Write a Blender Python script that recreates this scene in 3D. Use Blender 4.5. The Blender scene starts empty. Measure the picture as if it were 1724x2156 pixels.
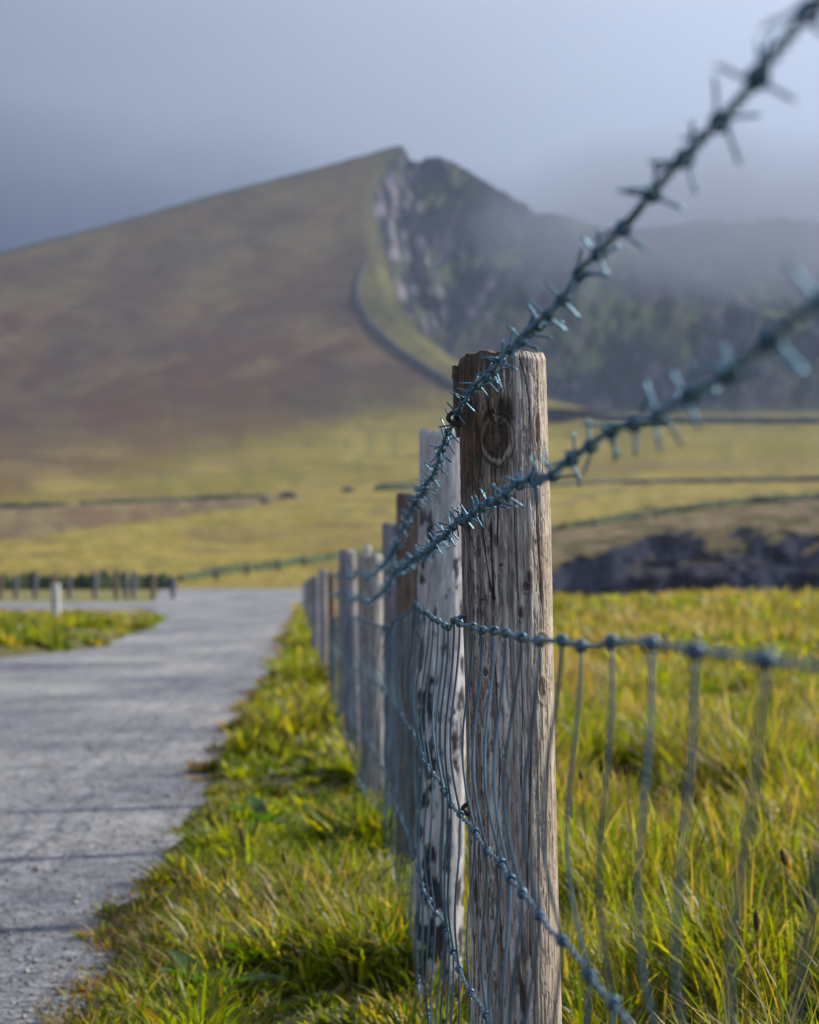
import bpy, math, random
import numpy as np
from mathutils import Vector, Matrix
random.seed(7)
RS = np.random.RandomState(11)
sc = bpy.context.scene
col = sc.collection
R = math.radians

# ------------------------------------------------------------------ camera model
F = 5000.0; CX, CY, HY = 862.0, 1078.0, 1190.0
EYE = 0.80
TH = math.atan((HY - CY) / F)
fwd = np.array([0, math.cos(TH), math.sin(TH)]); up = np.array([0, -math.sin(TH), math.cos(TH)])
def at(x, y, d):
    """world point at depth d (world Y) on the sight line through photo point (x, y)"""
    x = np.asarray(x, float); y = np.asarray(y, float); d = np.asarray(d, float)
    x, y, d = np.broadcast_arrays(x, y, d)
    v = fwd * F + (CY - y)[..., None] * up
    v = v + np.stack([x - CX, x * 0, x * 0], -1)
    s = d / v[..., 1]
    p = v * s[..., None]
    p[..., 2] += EYE
    return p

# ------------------------------------------------------------------ noise
def _h(ix, iy, iz, s):
    with np.errstate(over='ignore'):
        h = (ix.astype(np.uint32) * np.uint32(374761393) + iy.astype(np.uint32) * np.uint32(668265263)
             + iz.astype(np.uint32) * np.uint32(2246822519) + np.uint32((s * 3266489917) & 0xffffffff))
        h = (h ^ (h >> np.uint32(13))) * np.uint32(1274126177)
        h = (h ^ (h >> np.uint32(16))) * np.uint32(2654435761)
        h = h ^ (h >> np.uint32(15))
    return h.astype(np.float64) / 4294967295.0
def vn(x, y, z=0.0, seed=0):
    x, y, z = np.broadcast_arrays(np.asarray(x, float), np.asarray(y, float), np.asarray(z, float))
    ix, iy, iz = np.floor(x), np.floor(y), np.floor(z)
    fx, fy, fz = x - ix, y - iy, z - iz
    ix, iy, iz = ix.astype(np.int64), iy.astype(np.int64), iz.astype(np.int64)
    fx, fy, fz = [f * f * (3 - 2 * f) for f in (fx, fy, fz)]
    r = 0
    for a in (0, 1):
        for b in (0, 1):
            for c in (0, 1):
                w = (fx if a else 1 - fx) * (fy if b else 1 - fy) * (fz if c else 1 - fz)
                r = r + w * _h(ix + a, iy + b, iz + c, seed)
    return r
def fbm(x, y, z=0.0, o=4, seed=0, gain=.5):
    r = 0; a = 1; t = 0; f = 1
    for i in range(o):
        r = r + a * vn(np.asarray(x) * f, np.asarray(y) * f, np.asarray(z) * f, seed + i * 17); t += a; a *= gain; f *= 2.03
    return r / t
def sst(a, b, x):
    t = np.clip((np.asarray(x, float) - a) / (b - a), 0, 1); return t * t * (3 - 2 * t)
def itp(pts, v, ax=0):
    p = np.array(pts, float); o = np.argsort(p[:, ax]); p = p[o]
    return np.interp(v, p[:, ax], p[:, 1 - ax])

# ------------------------------------------------------------------ mesh helpers
def tag(o, label=None, cat=None, group=None, kind=None):
    if label: o['label'] = label
    if cat: o['category'] = cat
    if group: o['group'] = group
    if kind: o['kind'] = kind
    return o
def mesh(name, V, Fq, mat, parent=None, colr=None, smooth=True, origin=None, sizes=None, attrs=None):
    V = np.asarray(V, np.float64).reshape(-1, 3).copy()
    if origin is not None: V -= np.asarray(origin)
    me = bpy.data.meshes.new(name)
    if isinstance(Fq, np.ndarray) and sizes is None:
        n, k = Fq.shape; flat = Fq.ravel(); sizes = np.full(n, k)
    elif sizes is None:
        sizes = np.array([len(f) for f in Fq]); flat = np.array([i for f in Fq for i in f])
    else: flat = Fq
    me.vertices.add(len(V)); me.vertices.foreach_set('co', V.astype(np.float32).ravel())
    me.loops.add(len(flat)); me.loops.foreach_set('vertex_index', flat.astype(np.int32))
    me.polygons.add(len(sizes))
    st = np.concatenate([[0], np.cumsum(sizes)[:-1]])
    me.polygons.foreach_set('loop_start', st.astype(np.int32))
    me.polygons.foreach_set('loop_total', sizes.astype(np.int32))
    me.polygons.foreach_set('use_smooth', np.full(len(sizes), smooth))
    me.update(calc_edges=True); me.validate()
    if colr is not None:
        a = me.color_attributes.new('Col', 'FLOAT_COLOR', 'POINT')
        c = np.ones((len(V), 4), np.float32); c[:, :3] = colr; a.data.foreach_set('color', c.ravel())
    if mat: me.materials.append(mat)
    o = bpy.data.objects.new(name, me); col.objects.link(o)
    if origin is not None: o.location = [float(v) for v in origin]
    if parent is not None:
        o.parent = parent
        if origin is not None: o.location = Vector(o.location) - Vector(parent.location)
    return o
def empty(name, loc=(0, 0, 0)):
    o = bpy.data.objects.new(name, None); o.empty_display_size = .1; o.location = [float(v) for v in loc]; col.objects.link(o); return o
def gridf(nr, nc, wrap=False):
    i = np.arange(nr - 1)[:, None]; j = np.arange(nc if wrap else nc - 1)[None, :]
    j2 = (j + 1) % nc
    return np.stack([i * nc + j, i * nc + j2, (i + 1) * nc + j2, (i + 1) * nc + j], -1).reshape(-1, 4)
class MB:
    def __init__(s): s.V = []; s.F = []; s.n = 0
    def add(s, V, Fc):
        s.V.append(np.asarray(V, float)); s.F += [[int(i) + s.n for i in f] for f in Fc]; s.n += len(V)
    def tube(s, P, r, seg=8, cap=True):
        P = np.asarray(P, float); n = len(P)
        r = np.full(n, r) if np.isscalar(r) else np.asarray(r, float)
        T = np.gradient(P, axis=0); T /= np.linalg.norm(T, axis=1)[:, None] + 1e-12
        a = np.array([0, 0, 1.]) if abs(T[0][2]) < .9 else np.array([1., 0, 0])
        N = []; v = np.cross(T[0], a); v /= np.linalg.norm(v)
        for i in range(n):
            v = v - T[i] * np.dot(v, T[i]); v /= np.linalg.norm(v) + 1e-12; N.append(v)
        N = np.array(N); B = np.cross(T, N)
        t = np.arange(seg) / seg * 2 * math.pi
        V = P[:, None] + r[:, None, None] * (np.cos(t)[None, :, None] * N[:, None] + np.sin(t)[None, :, None] * B[:, None])
        Fc = gridf(n, seg, True).tolist()
        if cap: Fc += [list(range(seg))[::-1], [(n - 1) * seg + k for k in range(seg)]]
        s.add(V.reshape(-1, 3), Fc)
    def build(s, name, mat, parent=None, origin=None, smooth=True):
        return mesh(name, np.concatenate(s.V), s.F, mat, parent, None, smooth, origin)

# ------------------------------------------------------------------ materials
def nodes(name):
    m = bpy.data.materials.new(name); m.use_nodes = True; nt = m.node_tree; nt.nodes.clear()
    out = nt.nodes.new('ShaderNodeOutputMaterial')
    return m, nt, out
def N(nt, t, **k):
    n = nt.nodes.new(t)
    for a, v in k.items():
        if a.startswith('i_'):
            n.inputs[a[2:].replace('_', ' ')].default_value = v
        else: setattr(n, a, v)
    return n
def mixc(nt, fac, a, b, mode='MIX'):
    m = nt.nodes.new('ShaderNodeMix'); m.data_type = 'RGBA'; m.blend_type = mode
    for s, v in ((0, fac), (6, a), (7, b)):
        if hasattr(v, 'links') or isinstance(v, bpy.types.NodeSocket): nt.links.new(v, m.inputs[s])
        elif s == 0: m.inputs[0].default_value = v
        else: m.inputs[s].default_value = (*v, 1)
    return m.outputs[2]
def maprange(nt, v, a, b, c, d):
    m = N(nt, 'ShaderNodeMapRange'); nt.links.new(v, m.inputs[0])
    for i, q in enumerate((a, b, c, d)): m.inputs[i + 1].default_value = q
    return m.outputs[0]
def noise(nt, scale, detail=4, rough=.6, stretch=(1, 1, 1), coord='Object'):
    tc = N(nt, 'ShaderNodeTexCoord'); mp = N(nt, 'ShaderNodeMapping'); mp.inputs['Scale'].default_value = stretch
    nt.links.new(tc.outputs[coord], mp.inputs[0])
    n = N(nt, 'ShaderNodeTexNoise'); nt.links.new(mp.outputs[0], n.inputs['Vector'])
    n.inputs['Scale'].default_value = scale; n.inputs['Detail'].default_value = detail; n.inputs['Roughness'].default_value = rough
    return n.outputs['Fac']

def attr_mat(name, rough=.9, spec=.2, var=.35, nscale=1.0, bump=.3, bdist=.01, stretch=(1, 1, 1), var2=None, detail=6):
    m, nt, out = nodes(name)
    b = N(nt, 'ShaderNodeBsdfPrincipled'); b.inputs['Roughness'].default_value = rough
    b.inputs['Specular IOR Level'].default_value = spec
    a = N(nt, 'ShaderNodeAttribute', attribute_name='Col')
    f = noise(nt, nscale, detail, .65, stretch)
    v = maprange(nt, f, .25, .75, 1 - var, 1 + var)
    c = N(nt, 'ShaderNodeVectorMath', operation='SCALE'); nt.links.new(a.outputs['Color'], c.inputs[0]); nt.links.new(v, c.inputs['Scale'])
    cc = c.outputs[0]
    nt.links.new(cc, b.inputs['Base Color'])
    if bump:
        bp = N(nt, 'ShaderNodeBump'); bp.inputs['Strength'].default_value = bump; bp.inputs['Distance'].default_value = bdist
        nt.links.new(f, bp.inputs['Height']); nt.links.new(bp.outputs[0], b.inputs['Normal'])
    nt.links.new(b.outputs[0], out.inputs[0])
    return m

def wood_mat(name, stretch=(1, 1, .06), nscale=420):
    m, nt, out = nodes(name)
    b = N(nt, 'ShaderNodeBsdfPrincipled'); b.inputs['Specular IOR Level'].default_value = .35
    a = N(nt, 'ShaderNodeAttribute', attribute_name='Col')
    f1 = noise(nt, nscale, 5, .7, stretch)
    f2 = noise(nt, 90, 4, .6, (1, 1, .25))
    v = maprange(nt, f1, .3, .7, .55, 1.4)
    c = N(nt, 'ShaderNodeVectorMath', operation='SCALE'); nt.links.new(a.outputs['Color'], c.inputs[0]); nt.links.new(v, c.inputs['Scale'])
    v2 = maprange(nt, f2, .35, .65, .8, 1.15)
    c2 = N(nt, 'ShaderNodeVectorMath', operation='SCALE'); nt.links.new(c.outputs[0], c2.inputs[0]); nt.links.new(v2, c2.inputs['Scale'])
    nt.links.new(c2.outputs[0], b.inputs['Base Color'])
    nt.links.new(maprange(nt, f1, .3, .7, .8, .5), b.inputs['Roughness'])
    bp = N(nt, 'ShaderNodeBump'); bp.inputs['Strength'].default_value = 1.0; bp.inputs['Distance'].default_value = .0020
    nt.links.new(f1, bp.inputs['Height'])
    bp2 = N(nt, 'ShaderNodeBump'); bp2.inputs['Strength'].default_value = .35; bp2.inputs['Distance'].default_value = .002
    nt.links.new(f2, bp2.inputs['Height']); nt.links.new(bp.outputs[0], bp2.inputs['Normal'])
    nt.links.new(bp2.outputs[0], b.inputs['Normal'])
    nt.links.new(b.outputs[0], out.inputs[0])
    return m

def metal_mat(name, base, rust=(.07, .045, .03), rough=.38, met=.8, rustf=.35):
    m, nt, out = nodes(name)
    b = N(nt, 'ShaderNodeBsdfPrincipled')
    f = noise(nt, 260, 4, .6); f2 = noise(nt, 40, 3, .6)
    k = maprange(nt, f2, .5, .75, 0, rustf)
    c = mixc(nt, k, base, rust)
    c = mixc(nt, maprange(nt, f, .35, .65, 0, .5), c, tuple(v * .55 for v in base))
    nt.links.new(c, b.inputs['Base Color'])
    b.inputs['Metallic'].default_value = met
    nt.links.new(maprange(nt, f, .3, .7, rough - .1, rough + .2), b.inputs['Roughness'])
    bp = N(nt, 'ShaderNodeBump'); bp.inputs['Strength'].default_value = .3; bp.inputs['Distance'].default_value = .0004
    nt.links.new(f, bp.inputs['Height']); nt.links.new(bp.outputs[0], b.inputs['Normal'])
    nt.links.new(b.outputs[0], out.inputs[0])
    return m

def grass_mat(name, trans=.45):
    m, nt, out = nodes(name)
    a = N(nt, 'ShaderNodeAttribute', attribute_name='Col')
    b = N(nt, 'ShaderNodeBsdfPrincipled'); b.inputs['Roughness'].default_value = .45; b.inputs['Specular IOR Level'].default_value = .35
    nt.links.new(a.outputs['Color'], b.inputs['Base Color'])
    t = N(nt, 'ShaderNodeBsdfTranslucent')
    tc = N(nt, 'ShaderNodeVectorMath', operation='MULTIPLY'); nt.links.new(a.outputs['Color'], tc.inputs[0]); tc.inputs[1].default_value = (2.2, 2.2, .35)
    nt.links.new(tc.outputs[0], t.inputs['Color'])
    mx = N(nt, 'ShaderNodeMixShader'); mx.inputs[0].default_value = trans
    nt.links.new(b.outputs[0], mx.inputs[1]); nt.links.new(t.outputs[0], mx.inputs[2])
    nt.links.new(mx.outputs[0], out.inputs[0])
    return m

M_wood = wood_mat('weathered_wood')
M_wire = metal_mat('galvanised_wire', (.085, .20, .29))
M_net = metal_mat('galvanised_net', (.105, .19, .26), rough=.42)
M_rust = metal_mat('rusty_staple', (.06, .055, .06), rough=.5)
M_grass = grass_mat('grass_blades')
M_ground = attr_mat('soil_and_turf', nscale=6, var=.4, bump=.6, bdist=.03)
M_hill = attr_mat('hillside_turf', rough=1.0, spec=.02, nscale=.05, var=.22, bump=.5, bdist=2.5, detail=9)
M_wall = attr_mat('dry_stone', nscale=.6, var=.4, bump=.6, bdist=.3)
M_leaf = attr_mat('hedge_leaves', nscale=3, var=.4, bump=.4, bdist=.1)
M_seed = attr_mat('seed_head', nscale=300, var=.4, bump=.5, bdist=.002)

# gravel road
M_road, nt, out = nodes('gravel_road')
b = N(nt, 'ShaderNodeBsdfPrincipled'); b.inputs['Roughness'].default_value = .85; b.inputs['Specular IOR Level'].default_value = .3
vor = N(nt, 'ShaderNodeTexVoronoi'); vor.inputs['Scale'].default_value = 60
tc = N(nt, 'ShaderNodeTexCoord'); nt.links.new(tc.outputs['Object'], vor.inputs['Vector'])
big = noise(nt, .7, 5, .65, (1, .5, 1)); med = noise(nt, 9, 4, .6, (1, .5, 1)); fine = noise(nt, 120, 4, .75)
c = mixc(nt, maprange(nt, big, .35, .65, 0, 1), (.105, .118, .152), (.315, .315, .312))
sep = N(nt, 'ShaderNodeSeparateColor'); nt.links.new(vor.outputs['Color'], sep.inputs[0])
v = maprange(nt, sep.outputs[0], 0, 1, .45, 1.5)
s1 = N(nt, 'ShaderNodeVectorMath', operation='SCALE'); nt.links.new(c, s1.inputs[0]); nt.links.new(v, s1.inputs['Scale'])
s2 = N(nt, 'ShaderNodeVectorMath', operation='SCALE'); nt.links.new(s1.outputs[0], s2.inputs[0]); nt.links.new(maprange(nt, med, .3, .7, .7, 1.25), s2.inputs['Scale'])
nt.links.new(s2.outputs[0], b.inputs['Base Color'])
bp = N(nt, 'ShaderNodeBump'); bp.inputs['Strength'].default_value = .9; bp.inputs['Distance'].default_value = .006
nt.links.new(vor.outputs['Distance'], bp.inputs['Height']); bp.invert = True
bp2 = N(nt, 'ShaderNodeBump'); bp2.inputs['Strength'].default_value = .6; bp2.inputs['Distance'].default_value = .012
nt.links.new(fine, bp2.inputs['Height']); nt.links.new(bp.outputs[0], bp2.inputs['Normal'])
nt.links.new(bp2.outputs[0], b.inputs['Normal']); nt.links.new(b.outputs[0], out.inputs[0])

M_water, nt, out = nodes('sea_water')
b = N(nt, 'ShaderNodeBsdfPrincipled'); b.inputs['Base Color'].default_value = (.03, .06, .08, 1); b.inputs['Roughness'].default_value = .15
bp = N(nt, 'ShaderNodeBump'); bp.inputs['Strength'].default_value = .4; bp.inputs['Distance'].default_value = .3
nt.links.new(noise(nt, .5, 4), bp.inputs['Height']); nt.links.new(bp.outputs[0], b.inputs['Normal'])
nt.links.new(b.outputs[0], out.inputs[0])

# ------------------------------------------------------------------ ground
ROAD_R = [(-5, -.3), (2, -.52), (4.2, -.62), (8.2, -.80), (15.7, -1.08), (25, -1.42), (35.7, -1.82), (50, -2.3), (71, -3.15), (100, -4.3), (106, -4.5)]
ROAD_L = [(-5, -14), (12, -14), (15, -11), (19, -6.8), (25, -4.45), (29, -3.75), (37, -4.15), (42.4, -4.4), (50, -5.3), (54, -6.0), (55.5, -30), (63, -30), (64.5, -7.0), (100, -10.4), (106, -11)]
FENCE = [(.3, .162), (2.65, .0552), (4.15, .0145), (5.65, -.0348), (7.15, -.085), (8.65, -.1837), (10.15, -.270), (11.65, -.3515), (13.4, -.436),
         (15.5, -.535), (18, -.655), (21, -.802), (25, -.995), (30, -1.242), (36, -1.54), (44, -1.94), (60, -2.75), (90, -4.3)]
def ip(T, v):
    a = np.array(T); return np.interp(v, a[:, 0], a[:, 1])
def gz0(Y): return -.012 * (np.clip(Y, 3, 20) - 3)
def gz(X, Y):
    X = np.asarray(X, float); Y = np.asarray(Y, float)
    z = gz0(Y)
    rr = ip(ROAD_R, Y); ff = ip(FENCE, Y)
    inver = sst(0, .15, X - rr)
    z = z + inver * (.035 + .15 * (fbm(X * 3, Y * 2.2, 0, 3, 5) - .4)) + sst(.1, .8, X - ff) * .09 * (fbm(X * 1.3, Y * .9, 0, 3, 9) - .35)
    z = z + sst(.2, 2, X - ff) * sst(15, 45, Y) * .25 * (fbm(X * .12, Y * .1, 3, 3, 29) - .42)
    ll = ip(ROAD_L, Y)
    isl = sst(0, .5, ll - X) * sst(14, 22, Y) * (1 - sst(36, 44, Y))
    z = z + isl * (.06 + .16 * fbm(X * .5, Y * .3, 0, 3, 6))
    # rough turf bank, then the inlet on the right
    edge = 60 + 5 * (fbm(X * .12, 0, 0, 2, 8) - .5)
    right = sst(-3.2, -1.0, X - (ff + .6) + 0 * Y)
    drop = sst(0, 7, Y - edge) * sst(-.5, 2.5, X - ff) * 15
    z = z - drop - sst(104, 116, Y) * 3
    return z
M_all = []
ys = np.concatenate([np.linspace(-30, 1, 20), 1.2 * np.exp(np.linspace(0, math.log(125 / 1.2), 330))])
us = np.concatenate([np.linspace(-3, -.5, 40)[:-1], np.linspace(-.5, .5, 420), np.linspace(.5, 3, 40)[1:]])
YY, UU = np.meshgrid(ys, us, indexing='ij')
XX = UU * np.maximum(YY, 12) * 1.0
# fine lateral resolution near the camera as well
XX = np.sign(UU) * np.where(np.abs(UU) < .5, np.abs(UU) * np.maximum(YY, 4), .5 * np.maximum(YY, 4) + (np.abs(UU) - .5) * np.maximum(YY, 30))
ZZ = gz(XX, YY)
n1 = fbm(XX * .8, YY * .5, 0, 4, 31)[..., None]
soil = np.array([.035, .042, .012]) * (1 - n1) + np.array([.10, .085, .03]) * n1
far = sst(15, 55, YY)[..., None]
soil = soil * (1 - far) + far * (np.array([.13, .13, .03]) * (1 - n1) + np.array([.20, .17, .06]) * n1)
strawp = (sst(43, 46, YY) * (1 - sst(53, 55, YY)) * sst(0, .5, ip(ROAD_L, YY) - XX))[..., None]
soil = soil * (1 - strawp) + strawp * np.array([.30, .22, .15])
gC = soil
mesh('ground', np.stack([XX, YY, ZZ], -1), gridf(*XX.shape), M_ground, colr=gC.reshape(-1, 3))
bpy.data.objects['ground']['kind'] = 'structure'

# road sheet
ry = np.concatenate([np.linspace(-5, 1, 8), np.exp(np.linspace(0.05, math.log(106), 220))])
ry = np.unique(np.concatenate([ry, [12, 15, 19, 54, 55.5, 63, 64.5]]))
L = ip(ROAD_L, ry); Rr = ip(ROAD_R, ry)
t = np.linspace(0, 1, 60) ** .6
w = 1 - t[::-1] ** 1.0
tt = np.linspace(0, 1, 60)
edge_n = (fbm(ry * 2.2, 3, 0, 4, 51) - .5) * .16 * np.clip(ry / 8, .5, 3)
Rr2 = Rr + .10 + edge_n
L2 = L + (fbm(ry * .8, 9, 0, 3, 52) - .5) * .4
VX = L2[:, None] + (Rr2 - L2)[:, None] * tt[None]
VY = np.repeat(ry[:, None], 60, 1)
VZ = gz0(VY) + .012 + .006 * fbm(VX * 2, VY * 2, 0, 3, 53) - .035 * sst(-.12, 0, VX - Rr2[:, None] + .02) + .03 * sst(3, 0, VY * 0 + 3)
VZ = gz0(VY) + .012 + .01 * (fbm(VX * 1.5, VY * 1.5, 0, 3, 53) - .5)
VZ = VZ - sst(99, 106, VY) * .6
mesh('road', np.stack([VX, VY, VZ], -1), gridf(*VX.shape), M_road)['kind'] = 'structure'
s = 1600
mesh('sea', [(-s, -300, -13), (s, -300, -13), (s, 2050, -13), (-s, 2050, -13)], [[0, 1, 2, 3]], M_water)['kind'] = 'structure'

# ------------------------------------------------------------------ fields, hillside and mountain
RIDGE = [(-1600, 980), (-700, 720), (0, 531), (160, 490), (300, 452), (480, 403), (600, 372), (700, 345), (790, 320), (828, 309), (848, 307), (856, 322), (864, 343), (880, 342), (900, 334),
         (930, 333), (960, 346), (1000, 370), (1050, 397), (1090, 420), (1130, 447), (1165, 450), (1200, 456), (1240, 470), (1300, 484), (1380, 478), (1480, 462), (1560, 470), (1640, 458), (1724, 470), (2200, 560), (3200, 900)]
CB = [(308, 852), (340, 818), (380, 796), (450, 784), (520, 800), (600, 828), (650, 842), (700, 885), (740, 935), (790, 1000), (830, 1100), (866, 1260), (900, 1300)]     # y -> x edge of the smooth slope
CB2 = [(308, 862), (350, 872), (420, 888), (500, 906), (600, 918), (700, 945), (740, 990), (800, 1060), (860, 1200)]
CLIFF_TOP = [(600, 1215), (1000, 1205), (1160, 1180), (1230, 1160), (1330, 1132), (1430, 1118), (1560, 1110), (1724, 1122), (2200, 1130), (3200, 1150)]
uu = np.concatenate([np.linspace(-1600, -200, 60)[:-1], np.linspace(-200, 1950, 720), np.linspace(1950, 3200, 50)[1:]])
def D_of(x, y):
    x = np.asarray(x, float); y = np.asarray(y, float)
    left = np.interp(y, [308, 500, 700, 860, 900, 950, 1000, 1050, 1100, 1150, 1200, 1245, 1290], [1250, 1080, 900, 745, 660, 560, 470, 380, 290, 210, 140, 99, 88])
    right = np.interp(y, [308, 600, 800, 868, 900, 950, 1000, 1050, 1100, 1150, 1245, 1290], [1230, 1090, 985, 930, 700, 580, 480, 390, 300, 240, 215, 210])
    k = sst(-30, 60, x - itp(CB, y, 0))
    k = np.where(y > 862, sst(950, 1300, x), k)
    d = left * (1 - k) + right * k
    # the shaded inlet cliff on the right
    ct = np.interp(x, *np.array(CLIFF_TOP).T)
    below = np.interp(y - ct, [-60, -12, 0, 40, 90, 170], [0, 12, 22, 34, 40, 44])
    base = np.interp(ct - 60, [1040, 1160], [290, 230])
    dc = base - below * 1.7
    kk = sst(900, 1150, x)
    d = np.where(y > ct - 60, d * (1 - kk) + dc * kk, d)
    return d, k
def D_final(x, y):
    d, k = D_of(x, y)
    mt = sst(880, 840, y)
    rug = fbm(x / 80., y / 95., 1, 4, 61) - .5
    rid = 1 - np.abs(2 * fbm(x / 75. + y / 140., y / 150., 2, 3, 65) - 1)
    d = d + mt * k * (rug * 62 + (rid - .5) * 36) + mt * (1 - k) * (fbm(x / 160., y / 50., 0, 4, 63) - .5) * 16
    ysp = np.interp(x, [1130, 1240, 1330, 1400, 1480, 1560, 1724, 2200], [440, 478, 520, 552, 590, 634, 700, 860]) + (fbm(x / 24., 3, 0, 4, 69) - .5) * 26
    d = d + 150 * sst(8, -10, y - ysp) * sst(1130, 1200, x)
    d = d + (1 - mt) * (fbm(x / 200., y / 22., 0, 3, 67) - .5) * (d * .035)
    ct = np.interp(x, *np.array(CLIFF_TOP).T)
    ck = sst(950, 1200, x) * sst(-25, 12, y - ct)
    d = d + ck * ((fbm(x / 90., y / 60., 5, 4, 68) - .5) * 30)
    return d
def relief(name, ytop, ybot, nr, mat, back=False, colf=None):
    t = np.linspace(0, 1, nr)[:, None]
    Y = ybot[None] + (ytop - ybot)[None] * t; X = np.repeat(uu[None], nr, 0)
    P = at(X, Y, D_final(X, Y))
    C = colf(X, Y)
    if back:
        last = P[-1]; ext = []
        for dd, dz in ((25, -3), (80, -25), (200, -90), (400, -220)):
            q = last.copy(); q[:, 1] += dd; q[:, 0] *= (q[:, 1] / last[:, 1]); q[:, 2] = np.maximum(q[:, 2] + dz, -16); ext.append(q)
        P = np.concatenate([P, np.array(ext)]); C = np.concatenate([C, np.repeat(C[-1:], 4, 0)])
    o = mesh(name, P, gridf(P.shape[0], P.shape[1]), mat, colr=C.reshape(-1, 3)); o['kind'] = 'structure'
    return o
def lerp(a, b, t):
    t = t[..., None] if np.ndim(t) else t
    return np.asarray(a) * (1 - t) + np.asarray(b) * t
WALLC = [(540, 772), (570, 762), (600, 752), (640, 752), (690, 785), (740, 842), (780, 905), (812, 955), (850, 1090), (872, 1180), (884, 1280), (888, 1400), (889, 1724)]
MOORB = [(-1600, 1150), (0, 1025), (150, 995), (300, 960), (450, 925), (600, 893), (750, 868), (850, 845), (960, 815), (3200, 815)]
def hill_color(X, Y):
    Yr = Y + .26 * X * sst(960, 800, Y)
    n = fbm(X / 110., Yr / 34., 0, 6, 71, .6); n2 = fbm(X / 26., Yr / 15., 0, 5, 72, .65); n3 = fbm(X / 260., Yr / 90., 0, 3, 73)
    s1 = lambda a, b, q: sst(a, b, q)
    moor = lerp((.112, .060, .030), (.165, .115, .048), s1(.38, .66, n))
    moor = lerp(moor, (.15, .14, .095), s1(.48, .75, n2) * .4 * s1(900, 500, Y))
    moor = lerp(moor, (.080, .052, .040), s1(.42, .7, n3) * .6)
    moor = lerp(moor, np.array((.15, .135, .06)), s1(700, 380, Y) * .35)
    moor = lerp(moor, np.array((.17, .15, .05)), s1(80, 0, np.abs(Y - np.interp(X, [0, 400, 800], [980, 905, 850]))) * .25)
    mb = np.interp(X, *np.array(MOORB).T)
    yy = Y + (n - .5) * 60 + (n2 - .5) * 30
    fgreen = lerp((.205, .170, .035), (.265, .215, .055), s1(.35, .65, n))
    fgreen = lerp(fgreen, (.11, .12, .035), s1(.5, .75, n2) * .5)
    c = lerp(moor, fgreen, s1(-35, 45, yy - mb))
    # green rim towards the ridge crest
    cb = itp(CB, Y, 0)
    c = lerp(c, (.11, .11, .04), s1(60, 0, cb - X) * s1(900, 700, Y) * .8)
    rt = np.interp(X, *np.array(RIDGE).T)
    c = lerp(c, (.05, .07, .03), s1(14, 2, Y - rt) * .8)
    # bright strip between the wall and the rocks
    wx = itp(WALLC[:9], Y, 0)
    strip = s1(-4, 6, X - wx) * s1(535, 570, Y + (n2 - .5) * 40) * s1(880, 850, Y) * s1(1180, 1080, X)
    c = lerp(c, lerp((.13, .13, .035), (.20, .185, .06), s1(.4, .6, n2)), strip * .8)
    # rocks and slopes right of the crest; cloud shadow and haze blue painted in
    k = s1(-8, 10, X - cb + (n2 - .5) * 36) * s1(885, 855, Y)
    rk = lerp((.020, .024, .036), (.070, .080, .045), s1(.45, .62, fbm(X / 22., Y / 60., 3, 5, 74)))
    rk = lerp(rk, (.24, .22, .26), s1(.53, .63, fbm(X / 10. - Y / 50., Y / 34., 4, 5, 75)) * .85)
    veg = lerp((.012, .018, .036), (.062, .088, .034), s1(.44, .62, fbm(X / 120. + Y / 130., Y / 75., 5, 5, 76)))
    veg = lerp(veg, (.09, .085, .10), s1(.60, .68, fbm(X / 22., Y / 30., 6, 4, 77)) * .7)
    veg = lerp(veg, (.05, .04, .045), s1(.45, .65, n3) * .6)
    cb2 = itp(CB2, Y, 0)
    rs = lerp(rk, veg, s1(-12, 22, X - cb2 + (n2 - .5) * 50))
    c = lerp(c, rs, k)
    # lower fields
    brown = lerp((.15, .105, .07), (.22, .18, .09), s1(.4, .62, n2))
    bb = np.interp(X, [-1600, 0, 250, 560, 700, 3200], [1160, 1140, 1105, 1062, 1040, 1040]); bt = np.interp(X, [-1600, 0, 560, 3200], [1080, 1068, 1045, 1035])
    c = lerp(c, brown, s1(-6, 5, Y - bt + (n - .5) * 8) * s1(5, -5, Y - bb + (n2 - .5) * 18) * s1(760, 560, X))
    yel = lerp((.25, .208, .045), (.31, .25, .065), s1(.4, .6, n2)); yel = lerp(yel, (.17, .145, .06), s1(.55, .7, fbm(X / 40., Y / 7., 0, 3, 78)) * .7)
    c = lerp(c, yel, s1(-6, 6, Y - bb) * s1(800, 600, X))
    c = lerp(c, yel, s1(1008, 1016, Y) * s1(600, 800, X))
    c = lerp(c, (.30, .23, .09), s1(1225, 1235, Y) * .6)
    c = lerp(c, (.19, .125, .06), s1(.50, .66, fbm(X / 240. + 3, Y / 9., 0, 4, 83)) * s1(930, 1000, Y) * s1(1225, 1190, Y) * .55)
    # rough ground and dark rock of the inlet
    ct = np.interp(X, *np.array(CLIFF_TOP).T)
    rough = lerp((.10, .09, .04), (.19, .145, .085), s1(.4, .6, fbm(X / 60., Y / 10., 1, 4, 79)))
    q = s1(900, 1000, X)
    hed = np.interp(X, [900, 1170, 1300, 1724, 3200], [1125, 1112, 1092, 1047, 960])
    c = lerp(c, rough, s1(-4, 6, Y - hed) * q)
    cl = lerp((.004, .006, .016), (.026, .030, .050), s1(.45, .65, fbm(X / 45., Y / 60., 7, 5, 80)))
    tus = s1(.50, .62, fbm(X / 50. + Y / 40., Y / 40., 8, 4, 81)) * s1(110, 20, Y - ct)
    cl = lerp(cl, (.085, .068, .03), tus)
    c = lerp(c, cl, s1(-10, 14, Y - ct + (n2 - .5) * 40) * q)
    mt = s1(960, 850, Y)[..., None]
    return c * (.84 - .22 * mt)  # mountain darkened beyond the fields: cloud shadow put into its albedo
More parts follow.
